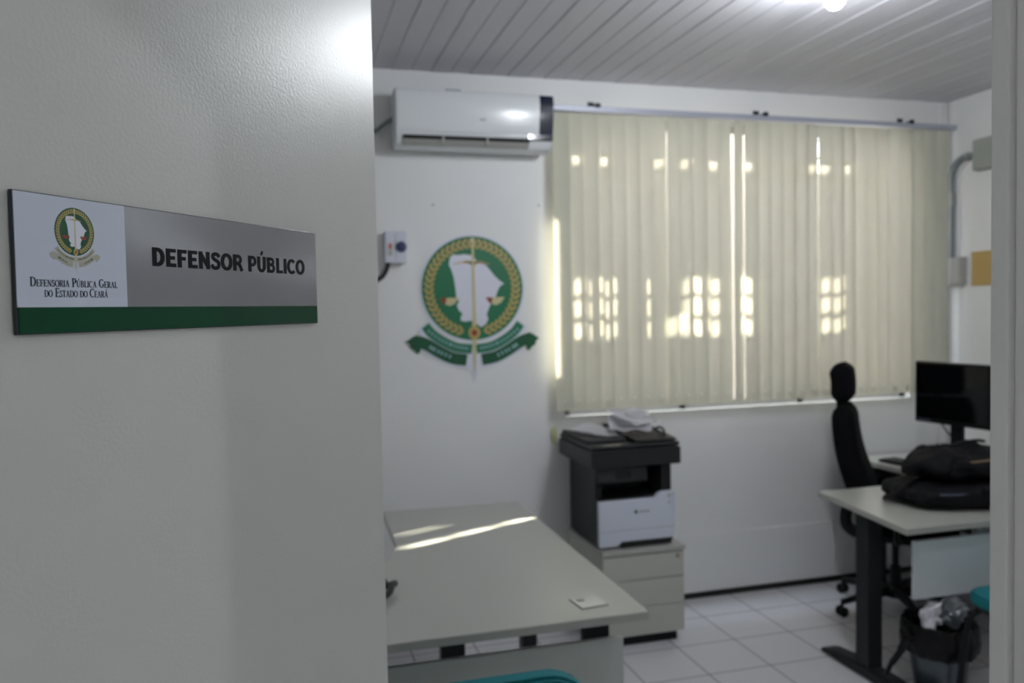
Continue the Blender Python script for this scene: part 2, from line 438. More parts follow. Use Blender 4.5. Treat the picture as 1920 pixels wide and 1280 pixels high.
we = thing('wall_emblem', 'round green and white emblem with gold wreath and ribbons on the back wall', 'emblem', (.947, D-.0005, 1.76))
we.rotation_euler = (PI/2, 0, 0)
emblem(we, .2665, .004, M['greenm'], M['greend'], M['green'])

# ------------------------------------------------------------------ door sign
S0 = Vector((-.197, .701, 1.637)); nrm = Vector((.822, -.569, 0)); dv = Vector((.569, .822, 0))
# keep the sign exactly on the door face
off = (S0-Vector((HX-.0015, HY+.001, 0))).dot(nrm)
sg = thing('door_sign', 'rectangular sign reading DEFENSOR PÚBLICO with green bottom band on the open door', 'sign')
sg.matrix_world = Matrix.Translation(S0-nrm*off+nrm*.001) @ Matrix(((dv.x,0,nrm.x),(dv.y,0,nrm.y),(0,1,0))).to_4x4()
SW, SH = .4145, .1105
B(0, SW, 0, SH, 0, .0035, bev=.0004).build('backing_plate', M['acrylic'], sg)
B(.001, .1095, .0212, SH-.0008, .0035, .0042).build('logo_panel', M['signwhite'], sg)
B(.1095, SW-.0012, .0212, SH-.0008, .0035, .0042).build('brushed_panel', M['steel'], sg)
B(.002, SW-.0012, .0008, .0212, .0035, .0043).build('green_band', M['signgreen'], sg)
def arc(cx, cy, rx, ry, a0, a1, n=12): return [(cx+rx*math.cos(math.radians(a0+(a1-a0)*i/n)), cy+ry*math.sin(math.radians(a0+(a1-a0)*i/n))) for i in range(n+1)]
def arcw(n=12, thin=.05, thick=.15, ph=0):  # width: thick near the sides
    return None
T_, t_ = .16, .075
def bowlw(a0, a1, n=12): return [t_+(T_-t_)*abs(math.cos(math.radians(a0+(a1-a0)*i/n)))**1.5 for i in range(n+1)]
def vs(x, y0=0, y1=1, w=T_, serif=(1,1)):
    out = [([(x,y0),(x,y1)], w)]
    if serif[0]: out.append(([(x-w/2-.09,y0+.02),(x+w/2+.09,y0+.02)], .04))
    if serif[1]: out.append(([(x-w/2-.09,y1-.02),(x+w/2+.09,y1-.02)], .04))
    return out
GL = {
 'D': (.82, vs(.18)+[([(.18,.97),(.4,.97)], t_), ([(.18,.03),(.4,.03)], t_), (arc(.38,.5,.34,.47,90,-90), bowlw(90,-90))]),
 'E': (.66, vs(.18)+[([(.18,.975),(.58,.975)], t_), ([(.18,.025),(.62,.025)], t_), ([(.18,.51),(.48,.51)], t_), ([(.58,1),(.58,.80)], .05), ([(.62,0),(.62,.22)], .05), ([(.48,.62),(.48,.40)], .04)]),
 'F': (.60, vs(.18)+[([(.18,.975),(.56,.975)], t_), ([(.18,.51),(.46,.51)], t_), ([(.56,1),(.56,.78)], .05), ([(.46,.62),(.46,.40)], .04)]),
 'N': (.84, vs(.18, w=.06)+vs(.70, w=.06, serif=(0,1))+[([(.16,.98),(.70,.02)], .15)]),
 'S': (.56, [(arc(.28,.74,.18,.22,30,270,12), .11), (arc(.28,.27,.19,.24,90,-150,12), .11), ([(.43,.98),(.44,.78)], .04), ([(.09,.02),(.09,.24)], .04)]),
 'O': (.80, [(arc(.40,.5,.33,.47,0,360,28), [t_+(T_-t_)*abs(math.cos(math.radians(360*i/28)))**1.5 for i in range(29)])]),
 'R': (.74, vs(.18)+[([(.18,.97),(.36,.97)], t_), ([(.18,.48),(.36,.48)], t_), (arc(.36,.725,.20,.245,90,-90), bowlw(90,-90)), ([(.36,.48),(.66,.0)], .13), ([(.60,.02),(.76,.02)], .04)]),
 'I': (.36, vs(.18)),
 'A': (.80, [([(.14,.0),(.40,1)], .06), ([(.66,.0),(.40,1)], .14), ([(.22,.33),(.58,.33)], .05), ([(.03,.02),(.26,.02)], .04), ([(.53,.02),(.79,.02)], .04)]),
 'P': (.64, vs(.18)+[([(.18,.97),(.36,.97)], t_), ([(.18,.45),(.36,.45)], t_), (arc(.36,.71,.20,.26,90,-90), bowlw(90,-90))]),
 'U': (.80, vs(.18, y0=.3, serif=(0,1))+vs(.64, y0=.3, w=.06, serif=(0,1))+[(arc(.41,.31,.23,.28,180,360,12), [.15,.15,.14,.12,.1,.09,.08,.07,.06,.06,.06,.06,.06])]),
 'B': (.70, vs(.18)+[([(.18,.97),(.36,.97)], t_), ([(.18,.52),(.38,.52)], t_), ([(.18,.03),(.38,.03)], t_), (arc(.36,.745,.18,.225,90,-90), bowlw(90,-90)), (arc(.38,.275,.22,.245,90,-90), bowlw(90,-90))]),
 'L': (.62, vs(.18)+[([(.18,.025),(.58,.025)], t_), ([(.58,0),(.58,.24)], .05)]),
 'C': (.74, [(arc(.42,.5,.34,.47,55,305,20), [t_+(T_-t_)*abs(math.cos(math.radians(55+250*i/20)))**1.5 for i in range(21)]), ([(.63,.98),(.63,.74)], .04)]),
 'G': (.80, [(arc(.42,.5,.34,.47,55,300,20), [t_+(T_-t_)*abs(math.cos(math.radians(55+245*i/20)))**1.5 for i in range(21)]), ([(.63,.98),(.63,.74)], .04), ([(.64,.08),(.64,.44)], .13), ([(.53,.44),(.76,.44)], .04)]),
 'T': (.68, vs(.34, serif=(1,0))+[([(.04,.975),(.64,.975)], t_), ([(.05,1),(.05,.78)], .05), ([(.63,1),(.63,.78)], .05)]),
}
ACC = {'Ú':'U', 'Á':'A'}
def serif_text(name, runs, x0, width, y, cap, z, m, parent):
    # runs: list of (char, scale)
    adv = sum((.34*s if ch == ' ' else GL[ACC.get(ch, ch)][0]*s) for ch, s in runs); sx = width/adv
    mb = MB(); x = 0
    for ch, s in runs:
        if ch == ' ': x += .34*s; continue
        w, st = GL[ACC.get(ch, ch)]; st = list(st)
        if ch in ACC: st.append(([(.42,1.08),(.56,1.30)], .09))
        for pl, wd in st:
            poly = band(pl, wd)
            mb.prism([(x0+(x+px*s)*sx, y+py*s*cap) for px, py in poly], z, z+.0002)
        x += w*s
    return mb.build(name, m, parent, smooth=False)
def sc_(words):
    r = []
    for i, wd in enumerate(words):
        if i: r.append((' ', 1))
        low = wd[0].islower()
        for j, ch in enumerate(wd): r.append((ch.upper(), 1 if (j == 0 and not low) else .74))
    return r
W = .25; h_ = .20
def st_(x, y0=0, y1=1, w=W): return ([(x,y0),(x,y1)], w)
def hb(y, x0, x1): return ([(x0,y),(x1,y)], h_)
HV = {
 'D': (.80, [st_(.17), ([(.17,1-h_/2),(.36,1-h_/2)], h_), ([(.17,h_/2),(.36,h_/2)], h_), (arc(.34,.5,.30,.5-h_/2,92,-92,16), [h_+(W-h_)*abs(math.cos(math.radians(90-180*i/16))) for i in range(17)])]),
 'E': (.70, [st_(.17), hb(1-h_/2,.17,.64), hb(.5,.17,.58), hb(h_/2,.17,.65)]),
 'F': (.66, [st_(.17), hb(1-h_/2,.17,.62), hb(.5,.17,.55)]),
 'N': (.82, [st_(.17), st_(.65), ([(.13,.93),(.69,.07)], .24)]),
 'S': (.72, [(cpath([(.61,.74),(.54,.87),(.36,.915),(.20,.86),(.17,.74),(.24,.63),(.38,.55),(.52,.47),(.58,.34),(.54,.16),(.36,.085),(.18,.13),(.10,.29)],4), .215)]),
 'O': (.86, [(arc(.43,.5,.305,.42,0,360,32), [h_+(W-h_)*abs(math.cos(math.radians(360*i/32))) for i in range(33)])]),
 'R': (.80, [st_(.17), hb(1-h_/2,.17,.44), hb(.475,.17,.44), (arc(.42,.695,.20,.215,92,-92), .19), ([(.42,.46),(.56,.34),(.70,.0)], .22)]),
 'P': (.72, [st_(.17), hb(1-h_/2,.17,.42), hb(.43,.17,.42), (arc(.40,.67,.20,.24,92,-92), .19)]),
 'U': (.80, [([(.17,1),(.17,.4)], W), ([(.63,1),(.63,.4)], W), (arc(.40,.40,.23,.31,180,360,16), [W-(W-h_)*abs(math.sin(math.radians(180*i/16))) for i in range(17)])]),
 'B': (.80, [st_(.17), hb(1-h_/2,.17,.42), hb(.53,.17,.42), hb(h_/2,.17,.44), (arc(.40,.72,.18,.19,92,-92), .18), (arc(.42,.30,.21,.215,92,-92), .19)]),
 'L': (.66, [st_(.17), hb(h_/2,.17,.62)]),
 'I': (.34, [st_(.17)]),
 'C': (.80, [(arc(.43,.5,.305,.415,42,318,24), [h_+(W-h_)*abs(math.cos(math.radians(42+276*i/24))) for i in range(25)])]),
}
def heavy_text(name, txt, x0, width, y, cap, z, m, parent):
    adv = sum(.36 if ch == ' ' else HV[ACC.get(ch, ch)][0] for ch in txt); sx = width/adv; mb = MB(); x = 0
    for ch in txt:
        if ch == ' ': x += .36; continue
        w, st = HV[ACC.get(ch, ch)]; st = list(st)
        if ch in ACC: st.append(([(.36,1.10),(.50,1.34)], .15))
        for k, (pl, wd) in enumerate(st): mb.prism([(x0+(x+px)*sx, y+py*cap) for px, py in band(pl, wd)], z, z+.00025+.000004*k)
        x += w
    return mb.build(name, m, parent, smooth=False)
heavy_text('lettering', 'DEFENSOR PÚBLICO', .1400, .2480, .0586, .0172, .0042, M['ink'], sg)
serif_text('small_lettering', sc_(['Defensoria','Pública','Geral']), .0122, .0864, .0375, .0072, .0042, M['navyink'], sg)
serif_text('small_lettering', sc_(['do','Estado','do','Ceará']), .0248, .0630, .0293, .0072, .0042, M['navyink'], sg)
em = bpy.data.objects.new('sign_emblem', bpy.data.meshes.new('sign_emblem')); C.objects.link(em); em.parent = sg
mb0 = MB(); mb0.prism(scalep(ell(0,0,1.01,1.01,64), .0193), 0, .0001); em_tmp = mb0.build('tmpm', M['signem'], None, smooth=False)
em.data = em_tmp.data; bpy.data.objects.remove(em_tmp)
em.location = (.0560, .0827, .0042)
emblem(em, .0193, .00012, M['ribboncream'], M['ribboncream'], M['signem'], backing=False, petal=M['red'])

# ------------------------------------------------------------------ air conditioner
ac = thing('air_conditioner', 'white split air conditioner with dark display end on the back wall', 'air conditioner', (0,0,0))
def xprism(prof, x0, x1, bev=0):  # prof in (y,z)
    return MB().prism(prof, x0, x1, axis='x', bev=bev)
AX0, AX1 = .545, 1.335
yb = D
prof = [(yb,2.455),(yb-.09,2.435),(yb-.155,2.455),(yb-.181,2.50),(yb-.180,2.52),(yb-.185,2.56),(yb-.198,2.66),(yb-.19,2.70),(yb-.16,2.722),(yb,2.722)]
xprism(prof, AX0, AX1, bev=.006).build('body', M['ac'], ac)
pp = [(yb-.182,2.512),(yb-.188,2.525),(yb-.1935,2.56),(yb-.199,2.595),(yb-.2035,2.63),(yb-.206,2.665),(yb-.203,2.695),(yb-.196,2.709),(yb-.175,2.709),(yb-.165,2.512)]
def bent(prof, xa, xb, k=.036, n=18):
    mb = MB(); rings = []; xm = (xa+xb)/2; sag = k*((xb-xa)/2)**2
    for i in range(n+1):
        x = xa+(xb-xa)*i/n; rings.append([mb.b.verts.new((x, y+k*(x-xm)**2-(sag if j < len(prof)-2 else 0)+(sag-k*(x-xm)**2 if j >= len(prof)-2 else 0)*0, z)) for j, (y, z) in enumerate(prof)])
    for A, Bq in zip(rings, rings[1:]):
        for j in range(len(prof)): mb.b.faces.new((A[j], A[(j+1) % len(prof)], Bq[(j+1) % len(prof)], Bq[j]))
    mb.b.faces.new(rings[0][::-1]); mb.b.faces.new(rings[-1]); return mb
bent(pp, AX0+.004, 1.262).build('front_panel', M['ac'], ac)
xprism([(a, max(b, 2.52)) for a, b in pp], 1.264, AX1-.001).build('display_panel', M['acdark'], ac)
xprism([(yb-.175,2.488),(yb-.186,2.495),(yb-.188,2.518),(yb-.175,2.519)], 1.205, AX1-.001).build('display_foot', M['acdark'], ac)
xprism([(yb-.165,2.478),(yb-.178,2.478),(yb-.184,2.495),(yb-.165,2.495)], AX0+.035, 1.215).build('air_slot', M['slot'], ac)
xprism([(yb-.15,2.450),(yb-.162,2.455),(yb-.179,2.477),(yb-.165,2.477)], AX0+.035, 1.212).build('louver', M['acgrey'], ac)
for xx in (.77, .99): B(xx, xx+.01, yb-.187, yb-.165, 2.462, 2.492).build('louver_clip', M['acgrey'], ac)
B(.955, .985, yb-.2015, yb-.196, 2.572, 2.580).build('badge', M['acgrey'], ac)
MB().tube(smooth_path([(.555,yb-.06,2.60),(.50,yb-.05,2.56),(.46,yb-.03,2.535),(.38,yb-.02,2.54)], 6), .012, 10).build('drain_pipe', M['conduit'], ac)
B(.80, .88, yb-.13, yb-.07, 2.722, 2.735, bev=.004).build('top_clip', mat('blue_grey', (110,120,150), .5), ac)

# ------------------------------------------------------------------ left outlet box + cable
ob = thing('outlet_box', 'small white surface socket box with blue round socket, left of the emblem', 'outlet box')
B(.498, .604, D-.055, D, 1.89, 2.045, bev=.004).build('box_body', M['outletw'], ob)
B(.546, .549, D-.057, D-.054, 1.90, 2.035).build('groove', M['outletside'], ob)
MB().lathe([(0,0),(.026,0),(.026,.012),(.02,.014),(0,.014)], 24, mtx=Matrix.Translation((.576, D-.054, 1.968)) @ Matrix.Rotation(PI/2, 4, 'X')).build('socket', M['socketblue'], ob)
B(.512, .530, D-.057, D-.054, 1.955, 1.985).build('red_label', M['sticker'], ob)
B(.510, .530, D-.057, D-.054, 1.925, 1.950).build('switch_rocker', M['outletside'], ob)
tag(MB().tube(smooth_path([(.512,D-.03,1.89),(.505,D-.03,1.86),(.48,D-.03,1.82),(.43,D-.03,1.79),(.36,D-.025,1.76),(.30,D-.02,1.70)], 6), .011, 10).build('power_cable', M['cable']),
    'black cable leaving the bottom of the white socket box', 'cable')
for p, l in (((812,384), 'tiny grey wall screw above the emblem, on its left'), ((1010,385), 'tiny grey wall screw between the emblem and the blind')):
    q = ony(*p, D); tag(MB().lathe([(0,0),(.006,0),(.005,.004),(0,.005)], 12, mtx=Matrix.Translation((q.x, D, q.z)) @ Matrix.Rotation(PI/2, 4, 'X')).build('wall_screw', M['boxg']), l, 'screw')
hk = thing('wall_hook', 'small pale green oval hook on the wall left of the printer', 'hook')
q = ony(1040, 815, D-.02)
MB().blob((q.x, D-.012, q.z), (.016,.012,.048), p=2.2, sub=3).build('hook_plate', M['hook'], hk)
MB().tube(smooth_path([(q.x,D-.02,q.z-.02),(q.x,D-.035,q.z-.03),(q.x,D-.036,q.z-.01)], 4), .004, 8).build('hook_arm', M['hook'], hk)

# ------------------------------------------------------------------ vertical blind
bl = thing('vertical_blind', 'wide cream vertical blind hanging over the window', 'blind')
YV = 4.05
rl = MB(); rl.box(1.342, 3.905, YV-.018, YV+.018, 2.668, 2.696, bev=.003); rl.build('head_rail', M['rail'], bl)
for px, py in ((1118,200),(1432,218),(1705,235)):
    q = ony(px, py, YV)
    k = MB(); k.box(q.x-.02, q.x+.02, YV-.02, D, 2.698, 2.704); k.box(q.x-.018, q.x+.018, D-.006, D, 2.69, 2.74); k.box(q.x-.012, q.x+.012, YV-.026, YV-.016, 2.69, 2.712)
    k.build('rail_bracket', M['darkmetal'], bl)
def vane_mesh():
    b = bmesh.new(); n = 8; m_ = 14; g = []
    for j in range(m_+1):
        z = 2.662+(1.108-2.662)*j/m_; row = []
        for i in range(n+1):
            u = i/n*2-1; row.append(b.verts.new((u*.0445, -.004*(1-u*u), z)))
        g.append(row)
    for j in range(m_):
        for i in range(n): b.faces.new((g[j][i], g[j][i+1], g[j+1][i+1], g[j+1][i]))
    me = bpy.data.meshes.new('blind_vane'); b.to_mesh(me); b.free(); me.materials.append(M['vane'])
    for p in me.polygons: p.use_smooth = True
    return me
vm = vane_mesh()
cb_ = MB(); cb_.box(-.012, .012, -.003, .003, 1.135, 1.150, bev=.001); cb_.lathe([(0,0),(.006,0),(.006,.003),(0,.003)], 12, mtx=Matrix.Translation((0,-.006,1.165)) @ Matrix.Rotation(PI/2, 4, 'X'))
clip0 = cb_.build('vane_weight', M['duct'], None); clipm = clip0.data; bpy.data.objects.remove(clip0)
NV = 31; ang = {}
for i in range(NV): ang[i] = -8+random.uniform(-6, 6)
def near(px): return min(range(NV), key=lambda i: abs(1.412+.0795*i-ony(px, 500, YV).x))
for px, a in ((1248, 6),(1520, 4),(1528, 9),(1640, 10),(1660, 8),(1573, 5)): ang[near(px)] = a
ang[12] = 12; ang[13] = 25; ang[14] = -2; ang[8] = 12; ang[9] = 6
for i in range(27, NV): ang[i] = (9, 3, -14, -22)[i-27]
for i in range(NV):
    o = bpy.data.objects.new('blind_vane', vm); C.objects.link(o); o.parent = bl
    o.location = (1.412+.0795*i, YV+(.0015 if i % 2 else -.0015), 0)
    o.rotation_euler = (math.radians(random.uniform(-.12,.12)), math.radians(random.uniform(-.12,.12)), math.radians(ang[i]))
    c = bpy.data.objects.new('vane_weight', clipm); C.objects.link(c); c.parent = o
MB().tube([(3.86,YV-.01,2.66),(3.862,YV-.012,2.0),(3.86,YV-.01,1.3)], .0025, 6).build('pull_cord', M['duct'], bl)

# ------------------------------------------------------------------ corner duct, boxes, conduit, plate
tag(B(3.868, 3.91, D-.02, D, .36, ZC, bev=.003).build('cable_duct', M['duct']), 'white vertical cable duct in the right back corner', 'cable duct')
jb1 = thing('junction_box', 'grey square junction box high on the right wall at the end of the pipe', 'junction box')
B(XR-.055, XR, 3.70, 3.885, 2.40, 2.575, bev=.004).build('box_body', M['boxg'], jb1)
B(XR-.062, XR-.054, 3.705, 3.88, 2.405, 2.57, bev=.003).build('box_lid', M['boxg'], jb1)
jb2 = thing('junction_box', 'pale square junction box low on the right wall under the pipe', 'junction box')
B(XR-.055, XR, 3.975, 4.105, 1.745, 1.91, bev=.004).build('box_body', M['box'], jb2)
B(XR-.061, XR-.054, 3.98, 4.10, 1.75, 1.905, bev=.003).build('box_lid', M['box'], jb2)
cp = thing('conduit_pipe', 'grey plastic conduit pipe curving down the right wall between two boxes', 'pipe')
pth = smooth_path([(XR-.03,3.885,2.49),(XR-.03,3.97,2.495),(XR-.03,4.04,2.46),(XR-.03,4.07,2.38),(XR-.03,4.07,2.2)], 6)
MB().tube(pth+[Vector((XR-.03,4.07,1.91))], .017, 14).build('pipe', M['conduit'], cp)
MB().tube([(XR-.03,3.93,2.493),(XR-.03,3.955,2.495)], .021, 14).build('coupling', M['boxg'], cp); MB().tube([(XR-.03,4.07,2.30),(XR-.03,4.07,2.22)], .021, 14).build('coupling', M['boxg'], cp)
MB().tube(smooth_path([(XR-.008,3.97,2.47),(XR-.008,4.03,2.40),(XR-.008,4.035,2.2),(XR-.008,4.035,1.91)], 5), .006, 8).build('thin_wire', M['duct'], cp)
tag(B(XR-.008, XR, 3.755, 3.94, 1.735, 1.935, bev=.002).build('cover_plate', M['kraft']), 'square yellowish cover plate on the right wall beside the lower box', 'cover plate')

# ------------------------------------------------------------------ drawer cabinet
cab = thing('drawer_cabinet', 'low cream three-drawer cabinet under the printer', 'cabinet', (1.44, 3.62, 0))
CW, CD_, CT = .43, .47, .478
B(0, CW, .018, CD_, .05, CT-.025, bev=.002).build('body', M['cab'], cab)
B(-.004, CW+.006, -.006, CD_, CT-.025, CT, bev=.003).build('cabinet_top', M['desk'], cab)
zz = [.05, .19, .325, CT-.028]
for i in range(3):
    dr = B(.002, CW-.002, 0, .018, zz[i]+.002, zz[i+1]-.002, bev=.0015).build('drawer', M['cab'], cab)
    if i == 2: MB().lathe([(0,0),(.010,0),(.009,.004),(0,.005)], 16, mtx=Matrix.Translation((CW-.035,0,.425)) @ Matrix.Rotation(PI/2, 4, 'X')).build('lock', M['zip'], dr)
B(.03, CW-.03, .03, CD_-.03, .0, .05).build('plinth', M['black'], cab)

# ------------------------------------------------------------------ printer
pr = thing('printer', 'black and white multifunction printer standing on the drawer cabinet', 'printer', (0,0,CT))
# coordinates in world X,Y with z relative to cabinet top
PX0, PX1, PY0, PY1 = 1.437, 1.838, 3.645, 4.06
body = MB()
body.box(PX0, PX1-.004, PY0+.02, PY1, .012, .245, bev=.006)
body.box(PX0, PX0+.035, PY0+.05, PY1, .24, .41, bev=.005)
body.box(PX1-.06, PX1-.006, PY0+.03, PY1, .24, .41, bev=.005)
body.box(PX0+.03, PX1-.05, PY0+.24, PY1, .24, .41, bev=.003)
body.build('body', M['prn'], pr)
fpoly = [(PX0,.012),(PX0+.09,.012),(PX0+.115,.034),(PX1-.012,.034),(PX1-.004,.06),(PX1-.002,.262),(PX1-.075,.262),(PX1-.11,.236),(PX0,.236)]
MB().prism(fpoly, PY0, PY0+.03, axis='y', bev=.002).build('front_cover', M['prnw'], pr)
B(PX0+.002, PX1-.006, PY0-.001, PY0+.002, .088, .0905).build('tray_seam', M['boxg'], pr)
B(PX0+.112, PX1-.02, PY0+.004, PY0+.03, .004, .034).build('paper_tray', M['slot'], pr)
B(PX0+.03, PX1-.01, PY0+.03, PY1-.02, 0, .014).build('rubber_foot', M['slot'], pr)
MB().lathe([(0,0),(.009,0),(.009,.001),(0,.001)], 16, mtx=Matrix.Translation((PX0+.19, PY0, .175)) @ Matrix.Rotation(PI/2, 4, 'X')).build('logo_mark', M['greend'], pr)
B(PX0+.206, PX0+.262, PY0-.001, PY0+.001, .171, .179).build('logo_lettering', M['boxg'], pr)
mb = MB(); mb.box(PX1-.04, PX1-.028, PY0-.002, PY0, .236, .248); mb.box(PX1-.04, PX1-.028, PY0-.002, PY0, .205, .213); mb.build('indicator', M['boxg'], pr)
MB().prism([(PY0+.05,.232),(PY0+.23,.245),(PY0+.23,.24),(PY0+.05,.225)], PX0+.035, PX1-.065, axis='x').build('output_bay', M['prn'], pr)
# control panel, tilted
cpn = B(-.13, .13, -.006, .006, -.035, .035, bev=.003).build('control_panel', M['prn'], pr)
cpn.location = (PX0+.105, PY0-.025, .368); cpn.rotation_euler = (math.radians(-8), 0, 0)
B(-.03, .05, -.0075, -.006, -.018, .018).build('display', M['screen'], cpn)
scn = MB(); scn.box(1.385, 1.850, 3.60, 4.08, .405, .490, bev=.008); scn.build('scanner', M['prn'], pr)
ld = MB(); ld.box(1.388, 1.846, 3.605, 4.075, .493, .515, bev=.008); ld.box(1.395, 1.60, 3.68, 4.07, .51, .535, bev=.012); ld.build('scanner_lid', M['prn'], pr)
tr = MB(); tr.prism([(3.62,.52),(3.62,.526),(4.04,.56),(4.04,.52)], 1.62, 1.84, axis='x', bev=.003); tr.build('feeder_tray', M['prn'], pr)
MB().tube(smooth_path([(1.78,3.66,.52),(1.81,3.70,.55),(1.825,3.78,.56),(1.83,3.86,.54)], 5), .006, 8).build('tray_guide', M['black'], pr)
def sheet(name, w_, h_, amp, seed):
    b = bmesh.new(); n = 12; g = []
    for j in range(n+1):
        row = []
        for i in range(n+1):
            u, v = i/n-.5, j/n-.5
            z = amp*(noise.noise(Vector((u*2.2+seed, v*2.2, seed)))+.25*abs(u+v))+.006
            row.append(b.verts.new((u*w_, v*h_, z)))
        g.append(row)
    fs = [b.faces.new((g[j][i], g[j][i+1], g[j+1][i+1], g[j+1][i])) for j in range(n) for i in range(n)]
    bmesh.ops.solidify(b, geom=fs, thickness=.0006)
    mb = MB(); mb.b.free(); mb.b = b; return mb
for (x, y, z, rz, ry, s, l) in ((1.53,3.86,1.016,.5,0.02,1,'crumpled white sheet lying leftmost on top of the printer'),
                            (1.69,3.85,1.055,-.4,-.04,2,'white sheet tilted in the middle of the printer top'),
                            (1.72,3.87,1.078,.25,.04,3,'topmost curled white sheet on the printer, toward its right')):
    o = sheet('paper_sheet', .21, .29, .035, s).build('paper_sheet', M['paper'])
    o.location = (x, y, z+CT-.478); o.rotation_euler = (.05 if s == 1 else .17, ry, rz); tag(o, l, 'paper', 'loose papers on the printer')

# ------------------------------------------------------------------ left desk
ld_ = thing('desk', 'large cream L-shaped desk in the left foreground with sun streaks on its top', 'desk')
top = [(1.044,3.70),(1.028,2.217),(-.60,2.217),(-.60,2.80),(.10,2.83),(.28,2.90),(.36,3.02),(.400,3.161),(.410,3.72)]
MB().prism(top, .715, .74, bev=.0015).build('desk_top', M['desk'], ld_)
B(-.42, 1.005, 2.36, 2.378, .20, .612, bev=.0015).build('modesty_panel', M['panel'], ld_)
mb = MB(); mb.box(.88, .965, 2.378, 2.41, .55, .715, bev=.002); mb.build('panel_bracket', M['black'], ld_)
lg = MB(); lg.prism([(.845,2.95),(.90,2.95),(.893,3.03),(.852,3.03)], .03, .715); lg.build('leg', M['darkmetal'], ld_)
ft = MB(); ft.prism([(-.33,.0),(.33,.0),(.33,.012),(.12,.04),(-.12,.04),(-.33,.012)], -.03, .03, axis='x', bev=.004, mtx=Matrix.Translation((.872,2.99,0))); ft.build('foot', M['darkmetal'], ld_)
lg = MB(); lg.box(.53, .62, 2.95, 3.0, .03, .715, bev=.004); lg.build('leg', M['darkmetal'], ld_)
ft = MB(); ft.prism([(-.33,.0),(.33,.0),(.33,.012),(.12,.04),(-.12,.04),(-.33,.012)], 2.94, 3.01, axis='y', bev=.004, mtx=Matrix.Translation((.575,0,0))); ft.build('foot', M['darkmetal'], ld_)
mb = MB(); mb.box(-.45, .95, 2.95, 2.99, .66, .70, bev=.003); mb.build('crossbar', M['darkmetal'], ld_)
cov = thing('outlet_cover', 'small square pale plate with dark mark lying near the left desk corner', 'cover plate')
cov.location = (.885, 2.345, .74); cov.rotation_euler = (0,0,math.radians(6))
B(-.045, .045, -.045, .045, 0, .003, bev=.001).build('plate', mat('pale_plate', (202,204,196), .25), cov)
mb = MB(); mb.box(-.047, -.044, -.047, .045, 0, .004); mb.box(-.047, .045, -.047, -.044, 0, .004); mb.build('raised_edge', M['boxg'], cov)
B(-.030, -.008, .012, .028, .003, .006, bev=.001).build('dark_mark', M['conduit'], cov)
q = Vector((.30, 2.626, .74))
tag(MB().tube(smooth_path([(.285,2.71,.755),(.296,2.68,.762),(.30,2.65,.757),(.325,2.635,.768),(.312,2.605,.77),(.295,2.57,.758),(.25,2.56,.756),(.18,2.60,.756)], 6), .011, 10).build('black_cord', M['cable']),
    'coiled black cord lying on the left desk by the door edge', 'cord')

# ------------------------------------------------------------------ teal visitor chairs
def visitor_chair(label, loc, rz):
    t = thing('visitor_chair', label, 'chair', loc, rz, 'teal visitor chairs')
    # faces +Y locally
    def rr(w_, h_, r_, n=6):
        o = []
        for cx, cy, a in ((w_/2-r_, h_/2-r_, 0), (-w_/2+r_, h_/2-r_, 90), (-w_/2+r_, -h_/2+r_, 180), (w_/2-r_, -h_/2+r_, 270)):
            o += [(cx+r_*math.cos(math.radians(a+90*k/n)), cy+r_*math.sin(math.radians(a+90*k/n))) for k in range(n+1)]
        return o
    bk = MB(); bk.prism(rr(.43,.33,.11), -.012, .028, axis='y', bev=.008); c = bk.build('back_cushion', M['teal'], t); c.location = (0,-.20,.69); c.rotation_euler = (math.radians(12),0,0)
    bs = MB(); bs.prism(rr(.42,.32,.11), -.030, -.010, axis='y', bev=.007); c = bs.build('back_shell', M['shell'], t); c.location = (0,-.20,.682); c.rotation_euler = (math.radians(12),0,0)
    st = MB(); st.prism(rr(.47,.44,.10), .445, .49, bev=.008); st.build('seat', M['teal'], t)
    sp = MB(); sp.prism(rr(.45,.42,.10), .43, .447, bev=.004); sp.build('seat_pan', M['shell'], t)
    for s in (-1, 1):
        MB().tube(smooth_path([(s*.19,.15,.43),(s*.235,.17,.36),(s*.26,.20,.0)], 6), .0125, 10).build('leg', M['black'], t)
        MB().tube(smooth_path([(s*.19,-.15,.43),(s*.235,-.17,.36),(s*.26,-.22,.0)], 6), .0125, 10).build('leg', M['black'], t)
        MB().tube(smooth_path([(s*.15,-.12,.43),(s*.15,-.20,.46),(s*.15,-.235,.60),(s*.14,-.262,.76)], 6), .011, 10).build('back_support', M['black'], t)
    return t
visitor_chair('teal and black visitor chair at the bottom edge before the left desk', (.425, 1.91, -.0), 0)
visitor_chair('teal visitor chair by the waste bin, mostly hidden by the door frame', (2.825, 2.44, 0), 0)

# ------------------------------------------------------------------ right desk
rd = thing('desk', 'white desk on a dark T leg at the right with black bags on it', 'desk')
MB().prism([(2.475,3.395),(2.375,2.700),(XR-.02,2.700),(XR-.02,3.395)], .715, .74, bev=.0015).build('desk_top', M['desk'], rd)
lg = MB(); lg.box(2.425, 2.500, 2.985, 3.07, .03, .715, bev=.006); lg.build('leg', M['darkmetal'], rd)
ft = MB(); ft.prism([(-.34,.0),(.34,.0),(.345,.014),(.30,.03),(.10,.05),(-.10,.05),(-.30,.03),(-.345,.014)], -.04, .04, axis='x', bev=.006, mtx=Matrix.Translation((2.455,2.965,0))); ft.build('foot', M['darkmetal'], rd)
lg = MB(); lg.box(3.72, 3.79, 2.99, 3.06, .03, .715, bev=.006); lg.build('leg', M['darkmetal'], rd)
ft = MB(); ft.prism([(-.32,.0),(.32,.0),(.32,.014),(.10,.05),(-.10,.05),(-.32,.014)], -.035, .035, axis='x', bev=.006, mtx=Matrix.Translation((3.755,3.03,0))); ft.build('foot', M['darkmetal'], rd)
